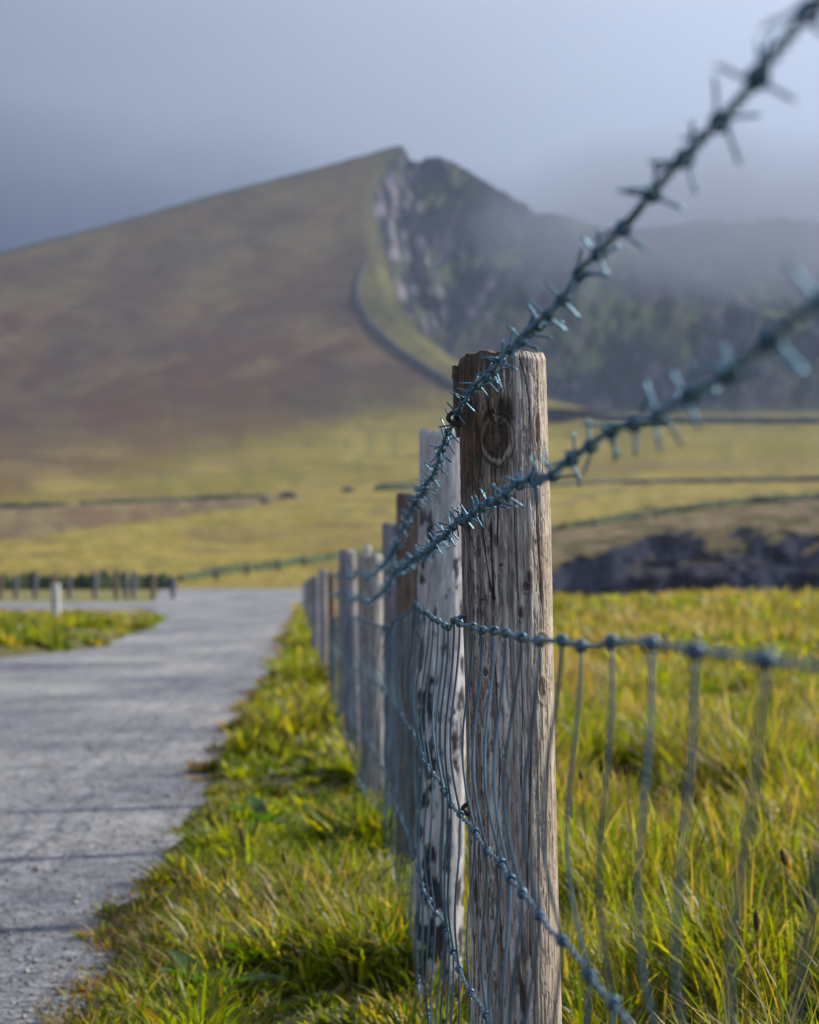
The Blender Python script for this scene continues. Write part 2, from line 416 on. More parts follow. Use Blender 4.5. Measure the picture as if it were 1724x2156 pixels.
ridge = np.interp(uu, *np.array(RIDGE).T)
ridge = ridge + (fbm(uu / 14., 0, 0, 4, 90) - .5) * np.where(uu > 858, 12, 3) + (fbm(uu / 90., 4, 0, 3, 92) - .5) * 5 * (uu < 820)
ybd = np.full_like(uu, 880.)
ybd = np.maximum(ybd, ridge + 20)
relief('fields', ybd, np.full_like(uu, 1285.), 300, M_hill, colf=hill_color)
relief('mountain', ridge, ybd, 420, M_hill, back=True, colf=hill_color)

# ------------------------------------------------------------------ walls and hedges across the fields
def strip_thing(name, pts, hpx, label, cat, mat, c0, c1, seed, n=160, rough=.35, group=None, thick=1.2):
    a = np.array(pts, float)
    s_ = np.concatenate([[0], np.cumsum(np.hypot(*np.diff(a, axis=0).T))]); q = np.linspace(0, s_[-1], n)
    x = np.interp(q, s_, a[:, 0]); y = np.interp(q, s_, a[:, 1])
    hp = np.interp(q, s_, np.interp(np.linspace(0, 1, len(pts)), np.linspace(0, 1, len(hpx)), hpx))
    d = D_final(x, y)
    B = at(x, y, d); h = hp / F * d
    T = np.gradient(B, axis=0); T[:, 2] = 0; T /= np.linalg.norm(T, axis=1)[:, None]
    S = np.stack([T[:, 1], -T[:, 0], T[:, 0] * 0], -1)
    prof = [(-.8, -.8), (-.75, .35), (-.5, .85), (0, 1.0), (.5, .85), (.75, .35), (.8, -.8)]
    V = []
    for k, (px, pz) in enumerate(prof):
        nn = 1 + (fbm(q / 9., k * 1.7, 0, 3, seed) - .5) * rough * 2 * (1 if pz > 0 else 0)
        V.append(B + S * (px * thick * h * .5)[:, None] + np.array([0, 0, 1]) * (pz * h * nn)[:, None])
    V = np.stack(V, 1)
    nz = fbm(q[:, None] / 8., np.arange(7)[None] * 1.0, 0, 4, seed + 3); C = lerp(c0, c1, sst(.35, .65, nz))
    o0 = B[n // 2]
    Fc = gridf(n, 7).tolist() + [list(range(7)), [(n - 1) * 7 + k for k in range(7)][::-1]]
    o = mesh(name, V.reshape(-1, 3), Fc, mat, colr=C.reshape(-1, 3), origin=o0)
    return tag(o, label, cat, group)
dk = ((.022, .028, .03), (.05, .055, .05)); hg = ((.020, .032, .015), (.05, .075, .025))
strip_thing('stone_wall', [(772, 548), (763, 572), (753, 602), (752, 640), (785, 695), (842, 745), (905, 788), (955, 818), (1020, 845)], [4, 8, 11, 13, 15, 15], 'dark stone wall curving up the brown mountainside beside the bright grass strip', 'wall', M_wall, *dk, 101)
strip_thing('stone_wall', [(1050, 855), (1150, 872), (1250, 884), (1330, 890), (1450, 892), (1724, 892), (2200, 885)], [12, 14, 14, 13], 'long dark stone wall at the foot of the shaded cliffs behind the nearest post', 'wall', M_wall, *dk, 102)
strip_thing('stone_wall', [(880, 1035), (1100, 1026), (1300, 1018), (1500, 1016), (1724, 1012), (2200, 1008)], [6, 8, 8, 8], 'thin straight dark wall across the pale field right of the nearest post', 'wall', M_wall, *dk, 103)
strip_thing('stone_wall', [(170, 1062), (300, 1058), (450, 1051), (560, 1047)], [8, 9, 8, 7], 'long straight low wall across the green field above the brown heather band', 'wall', M_wall, *hg, 104)
strip_thing('stone_wall', [(-300, 1078), (0, 1070), (138, 1066)], [10, 9, 8], 'short piece of low wall reaching the left edge of the photo', 'wall', M_wall, *hg, 105)
strip_thing('hedge', [(380, 1224), (470, 1208), (560, 1198), (650, 1187), (720, 1176), (800, 1168)], [12, 15, 14, 14, 12], 'dark green hedge slanting up behind the far end of the road', 'hedge', M_leaf, *hg, 106, rough=.6)
strip_thing('hedge', [(-400, 1262), (0, 1258), (100, 1256), (200, 1254), (300, 1250), (372, 1246)], [44, 46, 46, 46, 42, 34], 'dark hedge behind the row of far posts on the left', 'hedge', M_leaf, *hg, 107, rough=.35, thick=.8)
strip_thing('hedge', [(1100, 1128), (1170, 1116), (1300, 1096), (1450, 1075), (1600, 1058), (1724, 1052), (2300, 1010)], [8, 12, 13, 14, 12], 'dark green hedge line rising to the right above the inlet cliff', 'hedge', M_leaf, *hg, 108, rough=.6)
strip_thing('hedge', [(790, 1034), (830, 1032), (900, 1028)], [10, 16, 12], 'short dark hedge at the field wall just left of the posts', 'hedge', M_leaf, *hg, 109, rough=.6)
def bush(x, y, w, h, label, seed):
    d = float(D_final(np.array([x]), np.array([y]))[0]); c = at(x, y, d)
    th = np.linspace(0, math.pi, 14)[:, None]; ph = np.linspace(0, 2 * math.pi, 24, endpoint=False)[None]
    rr = 1 + .5 * (fbm(3 * np.cos(ph) + 5, 3 * np.sin(ph) + th * 2, 0, 3, seed) - .5)
    W = w / 2 / F * d; H = h / F * d
    V = np.stack([np.sin(th) * np.cos(ph) * W * rr, np.sin(th) * np.sin(ph) * W * rr, (np.cos(th) + .0 * ph) * H * rr], -1)
    nz = fbm(V[..., 0] * 2, V[..., 1] * 2, V[..., 2] * 2, 3, seed); C = lerp((.02, .025, .02), (.06, .05, .04), nz)
    o = mesh('bush', V.reshape(-1, 3) + c, gridf(14, 24, True), M_leaf, colr=C.reshape(-1, 3), origin=c)
    tag(o, label, 'bush')
bush(606, 1048, 40, 12, 'dark round bush at the right end of the long field wall', 111)
bush(556, 1060, 22, 9, 'small dark bush just below the end of the field wall', 112)
bush(733, 1036, 28, 10, 'low dark bush in the field between wall and fence posts', 113)

# ------------------------------------------------------------------ posts
M_wood_pale = M_wood
def post(name, x0, x1, ytop, ctr, d, w, ybase, seed, pal, label, hi=False, spots=0., zb=None, xyb=None):
    """x0: centre px at top, ctr: centre px at y=ybase."""
    Pt = at(x0, ytop, d); Pb = at(ctr, ybase, d)
    g = float(gz(Pb[0], d)) - .25
    k = (g - Pb[2]) / (Pt[2] - Pb[2]); base = Pb + (Pt - Pb) * k
    H = Pt[2] - base[2]; r = w / 2
    nt_, nz = (520, 900) if hi else (120, 260)
    if d > 9: nt_, nz = 48, 90
    ph = np.arange(nt_) / nt_ * 2 * math.pi      # 0 = towards camera, + = to the right in the picture
    z = np.linspace(0, 1, nz)
    if hi: z = np.concatenate([np.linspace(0, .35, 120)[:-1], np.linspace(.35, 1, nz - 119)])
    Z, PH = np.meshgrid(z, ph, indexing='ij'); hz = Z * H
    cx_, cy_ = np.sin(PH), -np.cos(PH)
    C0, C1, C2 = [np.array(c) for c in pal]
    low = fbm(cx_ * 1.2 + 3, cy_ * 1.2, hz * 4, 3, seed) - .5
    gr = fbm(cx_ * 14, cy_ * 14, hz * 7, 5, seed + 1, .65)
    gr2 = fbm(cx_ * 34, cy_ * 34, hz * 16, 4, seed + 2, .6)
    blot = fbm(cx_ * 3, cy_ * 3, hz * 14, 5, seed + 3)
    rad = r * (1 + .07 * low) + r * .020 * (gr - .5) * 2 + r * .012 * (gr2 - .5) * 2
    C = lerp(C0, C1, sst(.32, .68, gr))
    C = lerp(C, C * .55, sst(.55, .7, gr2) * .6)
    C = lerp(C, C2, sst(.52, .68, blot) * .6)
    # drying cracks
    ncr = 22 if hi else 8
    rr_ = np.random.RandomState(seed)
    cracks = [(rr_.uniform(0, 2 * math.pi), rr_.uniform(.0, .8), rr_.uniform(.06, .35), rr_.uniform(.3, .9)) for _ in range(ncr)]
    ratio = lambda xx, yy: (math.asin(max(-1, min(1, (xx - (x0 + (ctr - x0) * (yy - ytop) / (ybase - ytop))) / (w * F / d / 2)))), (at(xx, yy, d)[2] - base[2]))
    def carve(path, wd, dep, colr=(.018, .015, .015)):
        nonlocal rad, C
        pp = np.array([ratio(*p) for p in path]); o = np.argsort(pp[:, 1]); pp = pp[o]
        pc = np.interp(hz, pp[:, 1], pp[:, 0]) + .03 * (vn(hz * 55, 0, 0, seed + 9) - .5)
        dd = np.angle(np.exp(1j * (PH - pc)))
        ww = wd * (.5 + vn(hz * 30, 1, 0, seed + 10))
        m = np.exp(-(dd / ww) ** 2) * sst(pp[0, 1] - .01, pp[0, 1] + .01, hz) * sst(pp[-1, 1] + .01, pp[-1, 1] - .01, hz)
        rad = rad - dep * m; C = lerp(C, colr, np.clip(m * 1.3, 0, 1))
    for (a, s0, ln, st) in cracks:
        pc = a + .12 * (fbm(hz * 7, a * 7, 0, 3, seed + 5) - .5) * 2
        dd = np.angle(np.exp(1j * (PH - pc)))
        m = np.exp(-(dd / (.010 if hi else .025)) ** 2) * sst(s0, s0 + .03, Z) * sst(s0 + ln, s0 + ln - .05, Z) * st
        rad = rad - .0028 * m; C = lerp(C, (.02, .017, .016), m)
    def disc(xx, yy, rx, ry):
        a, h0 = ratio(xx, yy)
        dx = np.angle(np.exp(1j * (PH - a))) * r; dz = hz - h0
        wob = 1 + .35 * (fbm(cx_ * 9, cy_ * 9, hz * 40, 3, seed + 21) - .5)
        return np.sqrt((dx / (rx * d / F)) ** 2 + (dz / (ry * d / F)) ** 2) * wob, dx, dz
    if hi:
        # stained left flank
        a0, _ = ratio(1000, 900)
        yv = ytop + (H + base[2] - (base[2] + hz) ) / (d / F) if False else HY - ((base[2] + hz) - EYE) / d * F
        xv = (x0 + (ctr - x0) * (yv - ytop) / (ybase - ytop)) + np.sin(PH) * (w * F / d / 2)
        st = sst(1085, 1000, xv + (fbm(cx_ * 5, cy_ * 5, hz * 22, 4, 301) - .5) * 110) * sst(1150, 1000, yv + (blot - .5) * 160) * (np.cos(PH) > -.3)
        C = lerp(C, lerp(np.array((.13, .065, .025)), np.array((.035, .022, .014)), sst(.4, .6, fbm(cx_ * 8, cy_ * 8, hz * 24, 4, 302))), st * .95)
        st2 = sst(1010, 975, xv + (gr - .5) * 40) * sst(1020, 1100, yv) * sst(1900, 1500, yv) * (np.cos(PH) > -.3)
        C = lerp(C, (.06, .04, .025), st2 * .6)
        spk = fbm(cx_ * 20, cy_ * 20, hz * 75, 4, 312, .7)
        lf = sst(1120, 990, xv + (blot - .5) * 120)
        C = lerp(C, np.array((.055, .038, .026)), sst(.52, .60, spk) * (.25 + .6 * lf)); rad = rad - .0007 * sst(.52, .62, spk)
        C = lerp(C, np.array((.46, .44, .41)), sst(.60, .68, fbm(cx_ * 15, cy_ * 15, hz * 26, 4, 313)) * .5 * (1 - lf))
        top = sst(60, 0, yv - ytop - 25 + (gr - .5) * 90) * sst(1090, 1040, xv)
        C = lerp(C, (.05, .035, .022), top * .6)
        # big knot with its ring and the torn wood above it
        dk_, dx, dz = disc(1041, 930, 28, 42); dk_ = dk_ + .35 * (fbm(cx_ * 6, cy_ * 6, hz * 28, 3, 311) - .5)
        up_ = sst(0, .012, dz)
        torn, _, _ = disc(1043, 875, 44, 42)
        tn = fbm(cx_ * 10, cy_ * 10, hz * 90, 4, 303)
        m = sst(1.15, .5, torn) * sst(.42, .56, tn)
        C = lerp(C, (.022, .014, .010), m * .95); rad = rad - .0022 * m
        m = sst(2.1, 1.35, dk_) * sst(.47, .57, fbm(cx_ * 7, cy_ * 7, hz * 30, 4, 304)) * .7
        C = lerp(C, (.045, .026, .014), m)
        ring = np.exp(-((dk_ - 1.12) / .10) ** 2)
        rlow = sst(.012, -.004, dz); C = lerp(C, (.30, .25, .20), ring * (.15 + .75 * rlow)); rad = rad + .0008 * ring * (.2 + .8 * rlow)
        rin2 = np.exp(-((dk_ - 1.32) / .08) ** 2); rad = rad - .0012 * rin2; C = lerp(C, (.05, .035, .025), rin2 * .6)
        kin = sst(1.04, .9, dk_)
        kc = lerp(np.array((.028, .018, .011)), np.array((.085, .055, .030)), sst(.42, .6, fbm(cx_ * 14, cy_ * 14, hz * 100, 4, 305)))
        C = lerp(C, kc, kin * .95); rad = rad + kin * (.0012 * (1 - dk_) + .0018 * (fbm(cx_ * 16, cy_ * 16, hz * 130, 4, 306) - .5))
        for (kx, ky, kr, kh) in ((1105, 1235, 9, 10), (1136, 1450, 11, 22), (1020, 1412, 8, 10), (1128, 905, 8, 34), (1138, 1342, 14, 10), (1110, 1215, 5, 14), (1092, 1290, 6, 12)):
            q, _, _ = disc(kx, ky, kr, kh)
            C = lerp(C, (.035, .022, .014), sst(1.1, .7, q) * .85); rr2 = np.exp(-((q - 1.3) / .25) ** 2); rad = rad + .0008 * rr2 - .001 * sst(1, .5, q)
            C = lerp(C, (.12, .075, .04), rr2 * .5)
        for (kx, ky, kr, kh) in ((1100, 2050, 26, 80), (1075, 1995, 14, 30), (1110, 2120, 30, 70), (1000, 1870, 10, 50), (985, 1915, 14, 20), (1015, 1960, 9, 16), (1050, 1780, 6, 14)):
            q, _, _ = disc(kx, ky, kr, kh); m = sst(1.5, .3, q) * sst(.42, .58, fbm(cx_ * 9, cy_ * 9, hz * 36, 4, 307))
            C = lerp(C, (.035, .022, .013), m * .9)
        carve([(1090, 762), (1103, 800), (1113, 880), (1121, 1000), (1134, 1200), (1144, 1400), (1150, 1560), (1140, 1800)], .016, .0038)
        carve([(1036, 985), (1045, 1090), (1043, 1150)], .012, .002)
        carve([(1004, 1060), (1012, 1120), (1024, 1210), (1032, 1255)], .020, .003)
        carve([(1030, 1100), (1031, 1180), (1035, 1272)], .018, .003)
        carve([(1060, 770), (1066, 850), (1078, 1010), (1082, 1160), (1090, 1300), (1096, 1500), (1092, 1650)], .010, .0016, (.05, .04, .035))
        carve([(1118, 1480), (1112, 1620), (1106, 1800), (1112, 2000)], .012, .002)
        carve([(1040, 1400), (1048, 1600), (1042, 1790), (1052, 1990)], .010, .0015, (.04, .03, .025))
        carve([(1128, 1100), (1134, 1260), (1130, 1380)], .010, .0015, (.05, .035, .025))
        # short chips across the grain
        for (kx, ky, kw) in ((1014, 1262, 9), (1036, 1258, 7), (1000, 1060, 5), (1050, 1190, 4), (1060, 1585, 6), (1100, 1700, 5)):
            q, _, _ = disc(kx, ky, kw, 2.6); q = q + 1.2 * (gr2 - .5) + .8 * (gr - .5); C = lerp(C, (.03, .02, .015), sst(1.2, .6, q) * .8); rad = rad - .0012 * sst(1.1, .6, q)
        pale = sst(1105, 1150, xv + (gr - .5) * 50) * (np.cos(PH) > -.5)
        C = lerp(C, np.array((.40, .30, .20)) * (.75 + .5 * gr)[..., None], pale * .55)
    if hi: C = C * 1.15
    if spots > 0:
        sp = fbm(cx_ * 3.6, cy_ * 3.6, hz * 34, 4, seed + 33, .5) + .22 * (fbm(cx_, cy_, hz * 5, 2, seed + 36) - .5) - .05 * sst(.55, .95, Z)
        fine_ = fbm(cx_ * 12, cy_ * 12, hz * 30, 3, seed + 34)
        m = sst(.535, .585, sp + .14 * (fine_ - .5)) * spots * sst(.93, .86, Z)
        C = lerp(C, (.012, .014, .024), m * .95); rad = rad - .0015 * m
    # top wear
    tw = (fbm(cx_ * 4, cy_ * 4, 0, 4, seed + 40) - .5) * (.7 if hi else 1) + (.28 * np.clip(np.sin(PH) + .55, -1, 0) * 1.9 if hi else 0)
    topz = sst(.96, 1, Z)
    hz2 = hz + topz * tw * (.014 if d < 9 else .01)
    edge = sst(.994, 1, Z)
    rad = rad * (1 - .05 * edge)
    ax = base[None, None] * 1.0 + (Pt - base)[None, None] * (hz2 / H)[..., None]
    V = ax + np.stack([cx_ * rad, cy_ * rad, 0 * rad], -1)
    V = V.reshape(-1, 3); Cf = C.reshape(-1, 3)
    n0 = len(V); nc = 8
    Fc = gridf(Z.shape[0], nt_, True)
    # top cap rings
    ring = V[n0 - nt_:]; cen = ring.mean(0); VV = [V]; CCs = [Cf]
    rings = [ring]
    for kk in range(1, nc):
        s_ = 1 - kk / nc
        rg = cen + (ring - cen) * s_; rg[:, 2] = cen[2] + (ring[:, 2] - cen[2]) * s_ + .002 * np.sin(kk) ; VV.append(rg); CCs.append(np.repeat([[.13, .10, .07]], nt_, 0) * (.6 + .8 * vn(ph * 9, kk * 1.0, 0, seed)[:, None]))
    V2 = np.concatenate(VV); C2_ = np.concatenate(CCs)
    Fcap = gridf(nc, nt_, True) + (n0 - nt_)
    Fa = np.concatenate([Fc, Fcap])
    lastr = np.arange(len(V2) - nt_, len(V2))
    flat = np.concatenate([Fa.ravel(), lastr]); sizes = np.concatenate([np.full(len(Fa), 4), [nt_]])
    gl = np.array([base[0] + 0, base[1], g + .25])
    o = mesh(name, V2, flat, M_wood, colr=C2_, origin=gl, sizes=sizes)
    tag(o, label, 'post')
    return o
tan_ = ((.215, .19, .17), (.60, .56, .515), (.20, .165, .13))
pale_ = ((.42, .41, .43), (.70, .68, .68), (.33, .31, .31))
brown_ = ((.13, .085, .06), (.26, .19, .15), (.08, .05, .035))
blue_ = ((.20, .19, .22), (.36, .34, .38), (.12, .11, .14))
G = 'posts of the wire fence beside the road'
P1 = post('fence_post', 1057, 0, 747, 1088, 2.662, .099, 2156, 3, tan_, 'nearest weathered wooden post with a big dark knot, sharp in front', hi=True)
P2 = post('fence_post', 936, 0, 907, 922, 4.20, .088, 2000, 14, pale_, 'pale grey post with black blotches, just behind the knotted front post', spots=1.)
P3 = post('fence_post', 872, 0, 1041, 872, 5.72, .086, 1800, 15, brown_, 'brown post partly hidden by the pale black-blotched post')
P4 = post('fence_post', 834, 0, 1103, 838, 7.2, .086, 1700, 46, blue_, 'lilac-grey post with light flat top, left of the brown hidden post', spots=.5)
P5 = post('fence_post', 779, 0, 1169, 786, 8.7, .094, 1640, 37, tan_, 'squat tan post with sunlit right edge, crossed by two sagging barbed wires')
P6 = post('fence_post', 730, 0, 1158, 744, 10.2, .072, 1560, 38, blue_, 'dark blue-grey leaning post just left of the squat tan post')
P6b = post('fence_post', 773, 0, 1149, 776, 12.0, .036, 1480, 39, pale_, 'thin whitish post whose tip shows above the squat tan post')
P7 = post('fence_post', 716, 0, 1213, 722, 11.7, .040, 1400, 40, ((.3, .32, .24), (.5, .5, .38), (.30, .25, .10)), 'slim pale greenish post left of the leaning blue-grey post')
P8 = post('fence_post', 697, 0, 1205, 700, 15.5, .05, 1400, 41, brown_, 'small brown out-of-focus post between the slim greenish and the dark far post')
P9 = post('fence_post', 679, 0, 1201, 681, 18.0, .06, 1400, 42, blue_, 'dark blurred post where the grass verge narrows')
for i, (x, y, d, ww, pl, lb) in enumerate([(664, 1212, 23, .07, blue_, 'faint blurred post, first beyond the dark post at the narrow verge'), (655, 1216, 29, .075, tan_, 'faint tan blurred post near the far end of the fence'),
                                      (648, 1221, 37, .08, blue_, 'tiny bluish post, second from the far end of the road fence'), (641, 1225, 47, .09, pale_, 'tiny pale post at the far end of the road fence')]):
    post('fence_post', x, 0, y, x, d, ww, 1300, 60 + i, pl, lb)
for o in list(col.objects):
    if o.name.startswith('fence_post'): o['group'] = G
far_lab = ['first', 'second', 'third', 'fourth', 'fifth', 'sixth', 'seventh', 'eighth', 'ninth', 'tenth', 'eleventh']
for i, (x, yt) in enumerate([(1, 1213), (33, 1211), (74, 1210), (113, 1209), (146, 1210), (200, 1206), (245, 1200), (265, 1203), (281, 1202), (322, 1206), (364, 1212)]):
    o = post('fence_post', x, 0, yt, x, 70 + (i % 3), .15, 1270, 80 + i, ((.10, .10, .12), (.20, .20, .23), (.07, .07, .08)) if i % 3 else brown_, f'distant grey post by the far hedge, {far_lab[i]} of eleven counted from the left edge')
    o['group'] = 'posts of the far fence on the left'
for i, (x, yt) in enumerate([(455, 1196), (520, 1186), (585, 1176), (640, 1168), (1250, 1088), (1380, 1070), (1520, 1048), (1650, 1036)]):
    d = float(D_final(np.array([x]), np.array([yt + 22]))[0]) - 2
    B = at(x, yt + 24, d); T = at(x, yt, d); mb = MB(); mb.tube([B, (B + T) / 2, T], [.11, .10, .09], 8)
    o = mb.build('field_post', M_rust, origin=B)
    tag(o, ('tiny post at the slanting hedge behind the road, ' if i < 4 else 'tiny post in the hedge above the inlet cliff, ') + far_lab[i % 4] + ' of four from the left', 'post', 'tiny posts along the field hedges')
wp = post('marker_post', 117, 0, 1229, 117, 36.5, .14, 1321, 95, ((.5, .5, .5), (.68, .68, .66), (.45, .44, .42)), 'short whitish post standing alone on the grass bank left of the road')
wp['category'] = 'post'

# side slab and staples on the nearest post
def child(parent, V, Fc, name, mat, colr=None): 
    return mesh(name, V, Fc, mat, parent, colr=colr, origin=parent.location)
sx = at([952, 970, 974, 956], 772, 2.69)
rows = []; cc = []
for k in range(40):
    t_ = k / 39; yv = 771 + t_ * 150; off = t_ ** 2 * 10
    ring = []
    for j, (dx, dd) in enumerate([(0, 0), (6, -.012), (16, -.016), (24, 0), (22, .02), (4, .016)]):
        nz = (float(vn(k * .35, j * 2.1, 0, 5)) - .5) * 3
        ring.append(at(952 + dx + off * .7 + nz, yv + (nz * 1.5 if k == 0 else 0), 2.672 + dd))
        q = .55 + .8 * float(vn(k * .8, j * 1.3, 0, 6)); cc.append((.075 * q, .055 * q, .035 * q))
    rows.append(ring)
V = np.array(rows).reshape(-1, 3); Fc = gridf(40, 6, True).tolist() + [list(range(6)), [39 * 6 + k for k in range(6)][::-1]]
mesh('bark_slab', V, Fc, M_wood, P1, colr=np.array(cc), origin=P1.location)
def staple(parent, x, y, d, r=.006, wire=.0018, nail=False, mat=None):
    c = at(x, y, d); t_ = np.linspace(-1.9, 1.9, 22)
    P = np.stack([c[0] + .014 - (r * 1.9) * np.cos(t_) * 1.0 - .006, c[1] + t_ * 0 - .002, c[2] + np.sin(t_) * r], -1)
    P = np.concatenate([[P[0] + [.012, .001, 0]], P, [P[-1] + [.012, .001, 0]]])
    mb = MB(); mb.tube(P, wire, 8)
    return mb.build('staple', mat or M_rust, parent, origin=parent.location)
staple(P1, 957, 880, 2.655, .008, .0026); staple(P1, 972, 1097, 2.652, .006); staple(P1, 968, 1306, 2.652, .0055, .0026, mat=M_net); staple(P1, 984, 1703, 2.655, .007, .0024)
staple(P2, 880, 1062, 4.19, .007); staple(P2, 880, 1178, 4.19, .006); staple(P2, 877, 1272, 4.19, .006, mat=M_net); staple(P2, 877, 1560, 4.19, .006)
staple(P3, 829, 1160, 5.70, .007); staple(P3, 829, 1312, 5.70, .007)

# ------------------------------------------------------------------ fence wires
def wire_pts(tab, d, offx=0.):
    d = np.asarray(d, float); X = ip(FENCE, d) - .003 + offx
    z = EYE + ip(tab, d)
    return np.stack([X, d, z], -1)
TOP = [(.3, .20), (.807, .187), (.911, .184), (1.108, .186), (1.346, .180), (1.62, .177), (2.01, .181), (2.24, .178), (2.54, .178), (2.65, .164), (3.06, .141), (3.62, .116), (4.15, .112), (4.43, .0975), (5.0, .062),
       (5.65, .036), (6.4, .008), (7.15, -.006), (7.9, -.045), (8.65, -.02), (9.4, -.06), (10.15, .0), (11.65, -.05), (13.4, -.06), (15.5, -.06), (18, -.07), (23, -.13), (29, -.17), (37, -.26), (47, -.36)]
SEC = [(.3, .082), (.807, .087), (.972, .076), (1.167, .070), (1.39, .0736), (1.55, .064), (1.716, .060), (1.9, .0627), (2.08, .058), (2.43, .051), (2.65, .048), (3.06, .034), (3.62, .021), (4.15, .0125), (4.7, .0), (5.3, -.012), (5.65, -.02),
       (6.2, -.052), (7.15, -.086), (7.9, -.125), (8.65, -.11), (9.4, -.15), (10.15, -.10), (11.65, -.15), (13.4, -.17), (15.5, -.18), (18, -.19), (23, -.28), (29, -.34), (37, -.45), (47, -.56)]
NET = [[(.3, -.025), (.833, -.0325), (1.098, -.0387), (1.496, -.050), (1.923, -.0577), (2.3, -.062), (2.55, -.065), (2.65, -.057), (2.8, -.074), (3.1, -.073), (3.6, -.072), (4.0, -.072), (4.15, -.062), (4.4, -.085), (5.65, -.135), (5.8, -.15), (7.15, -.185), (8.65, -.19), (10.15, -.23), (11.65, -.26), (15.5, -.34), (25, -.55), (47, -.8)],
       [(.3, -.235), (1.3, -.248), (2.3, -.268), (2.65, -.27), (3.2, -.29), (4.15, -.307), (5.65, -.335), (7.15, -.36), (8.65, -.385), (10.15, -.42), (15.5, -.52), (25, -.7), (47, -.95)],
       [(.3, -.40), (2.2, -.42), (2.65, -.436), (3.2, -.475), (4.15, -.525), (5.65, -.55), (7.15, -.58), (10.15, -.62), (15.5, -.72), (25, -.85), (47, -1.1)],
       [(.3, -.60), (2.65, -.655), (4.15, -.705), (5.65, -.73), (10.15, -.78), (15.5, -.86), (25, -.95), (47, -1.2)]]
def barb_mesh(seed):
    rr_ = random.Random(seed); mb = MB()
    t_ = np.linspace(0, 2 * math.pi * 1.9, 34)
    P = np.stack([(t_ / t_[-1] - .5) * .0052, np.cos(t_) * .0037, np.sin(t_) * .0037], -1); mb.tube(P, .0012, 6)
    for i in range(4):
        a = i * math.pi / 2 + rr_.uniform(-.35, .35); ln = rr_.uniform(.0125, .0175)
        s_ = np.array([(-.0025 if i % 2 else .0025), math.cos(a) * .0024, math.sin(a) * .0024])
        tn = np.array([0, math.cos(a), math.sin(a)]) * .75 + np.array([0, -math.sin(a), math.cos(a)]) * rr_.choice([-.65, .65]) + np.array([rr_.uniform(-.45, .45), 0, 0])
        tn /= np.linalg.norm(tn); bend = np.array([rr_.uniform(-1, 1), 0, rr_.uniform(-1, 1)]) * .0012
        q = np.linspace(0, 1, 7)[:, None]
        mb.tube(s_ + tn * ln * q + bend * q ** 2, [.00098] * 6 + [.00055], 6)
    V = np.concatenate(mb.V); me_o = mb.build('barb', M_wire); return me_o
protos = [barb_mesh(s_) for s_ in range(7)]
def barbed(tab, label, seed, dend=48):
    rr_ = random.Random(seed)
    root = empty('barbed_wire', wire_pts(tab, 2.65)); tag(root, label, 'wire', 'strands of barbed wire')
    org = np.array(root.location)
    d = [.45]
    while d[-1] < dend:
        d.append(d[-1] + min(.002 + d[-1] * .0, .003) if d[-1] < 4.5 else d[-1] * 1.0011)
    d = np.array(d)
    wob = np.stack([(fbm(d * 6, 1, 0, 3, seed) - .5) * .010, d * 0, (fbm(d * 7, 2, 0, 3, seed + 1) - .5) * .014], -1)
    P = wire_pts(tab, d)
    # soften the corner points of the table
    k_ = np.ones(9) / 9; Pz = np.convolve(np.pad(P[:, 2], 4, 'edge'), k_, 'valid'); P[:, 2] = Pz
    wob *= np.interp(d, [.8, 1.8], [.25, 1])[:, None]
    P = P + wob
    mb = MB(); tw = d * 2 * math.pi / .034
    for s_ in (0, math.pi):
        off = np.stack([np.cos(tw + s_), d * 0, np.sin(tw + s_)], -1) * .00135
        mb.tube(P + off, np.where(d > 6, .0017, .00135), 6)
    mb.build('twisted_strand', M_wire, root, origin=org)
    b = .52; k = 0
    rest = MB()
    while b < 12:
        i = int(np.searchsorted(d, b)); p = P[i]; T = P[i + 2] - P[i - 2]; T /= np.linalg.norm(T)
        q = Vector(T).to_track_quat('X', 'Z').to_matrix() @ Matrix.Rotation(rr_.uniform(0, 6.28), 3, 'X')
        if k < 99:
            o = protos[rr_.randrange(7)].copy(); o.name = 'barb'; col.objects.link(o); o.parent = root
            o.matrix_local = Matrix.Translation(Vector(p - org)) @ q.to_4x4()
        else:
            me = protos[k % 7].data; V = np.array([v.co for v in me.vertices]) @ np.array(q).T + p
            rest.add(V, [list(pp.vertices) for pp in me.polygons])
        k += 1; b += rr_.uniform(.078, .102)
    if rest.n: rest.build('barb', M_wire, root, origin=org)['kind'] = 'stuff'
    return root
barbed(TOP, 'uppermost barbed wire, rising to the top right corner past the knotted post', 5)
barbed(SEC, 'lower barbed wire, crossing the front post below its dark knot', 6)
for p in protos: bpy.data.objects.remove(p)

net = empty('wire_netting', (float(ip(FENCE, 2.65)), 2.65, .0)); tag(net, 'galvanised stock netting with knotted joints below the two barbed wires', 'netting')
norg = np.array(net.location)
dn = np.concatenate([np.arange(.4, 6, .004), 6 * np.exp(np.arange(0, 2.05, .002))])
lines = []
for k, tab in enumerate(NET):
    P = wire_pts(tab, dn, 0)
    P[:, 2] = np.convolve(np.pad(P[:, 2], 6, 'edge'), np.ones(13) / 13, 'valid')
    P[:, 0] += (fbm(dn * 2.2, k * 9, 0, 3, 201) - .5) * .02 * (0 if k == 0 else 1) + (fbm(dn * 9, k * 9, 0, 2, 203) - .5) * .004
    P[:, 2] += (fbm(dn * 7, k * 5, 0, 3, 202) - .5) * .007 + np.sin(dn * 2 * math.pi / .03) * .0007
    P[:, 0] += np.cos(dn * 2 * math.pi / .03) * .0007
    lines.append(P); mb = MB(); mb.tube(P, .00165, 7); mb.build('line_wire', M_net, net, origin=norg)
km = MB()
t_ = np.linspace(0, 2 * math.pi * 2.0, 30)
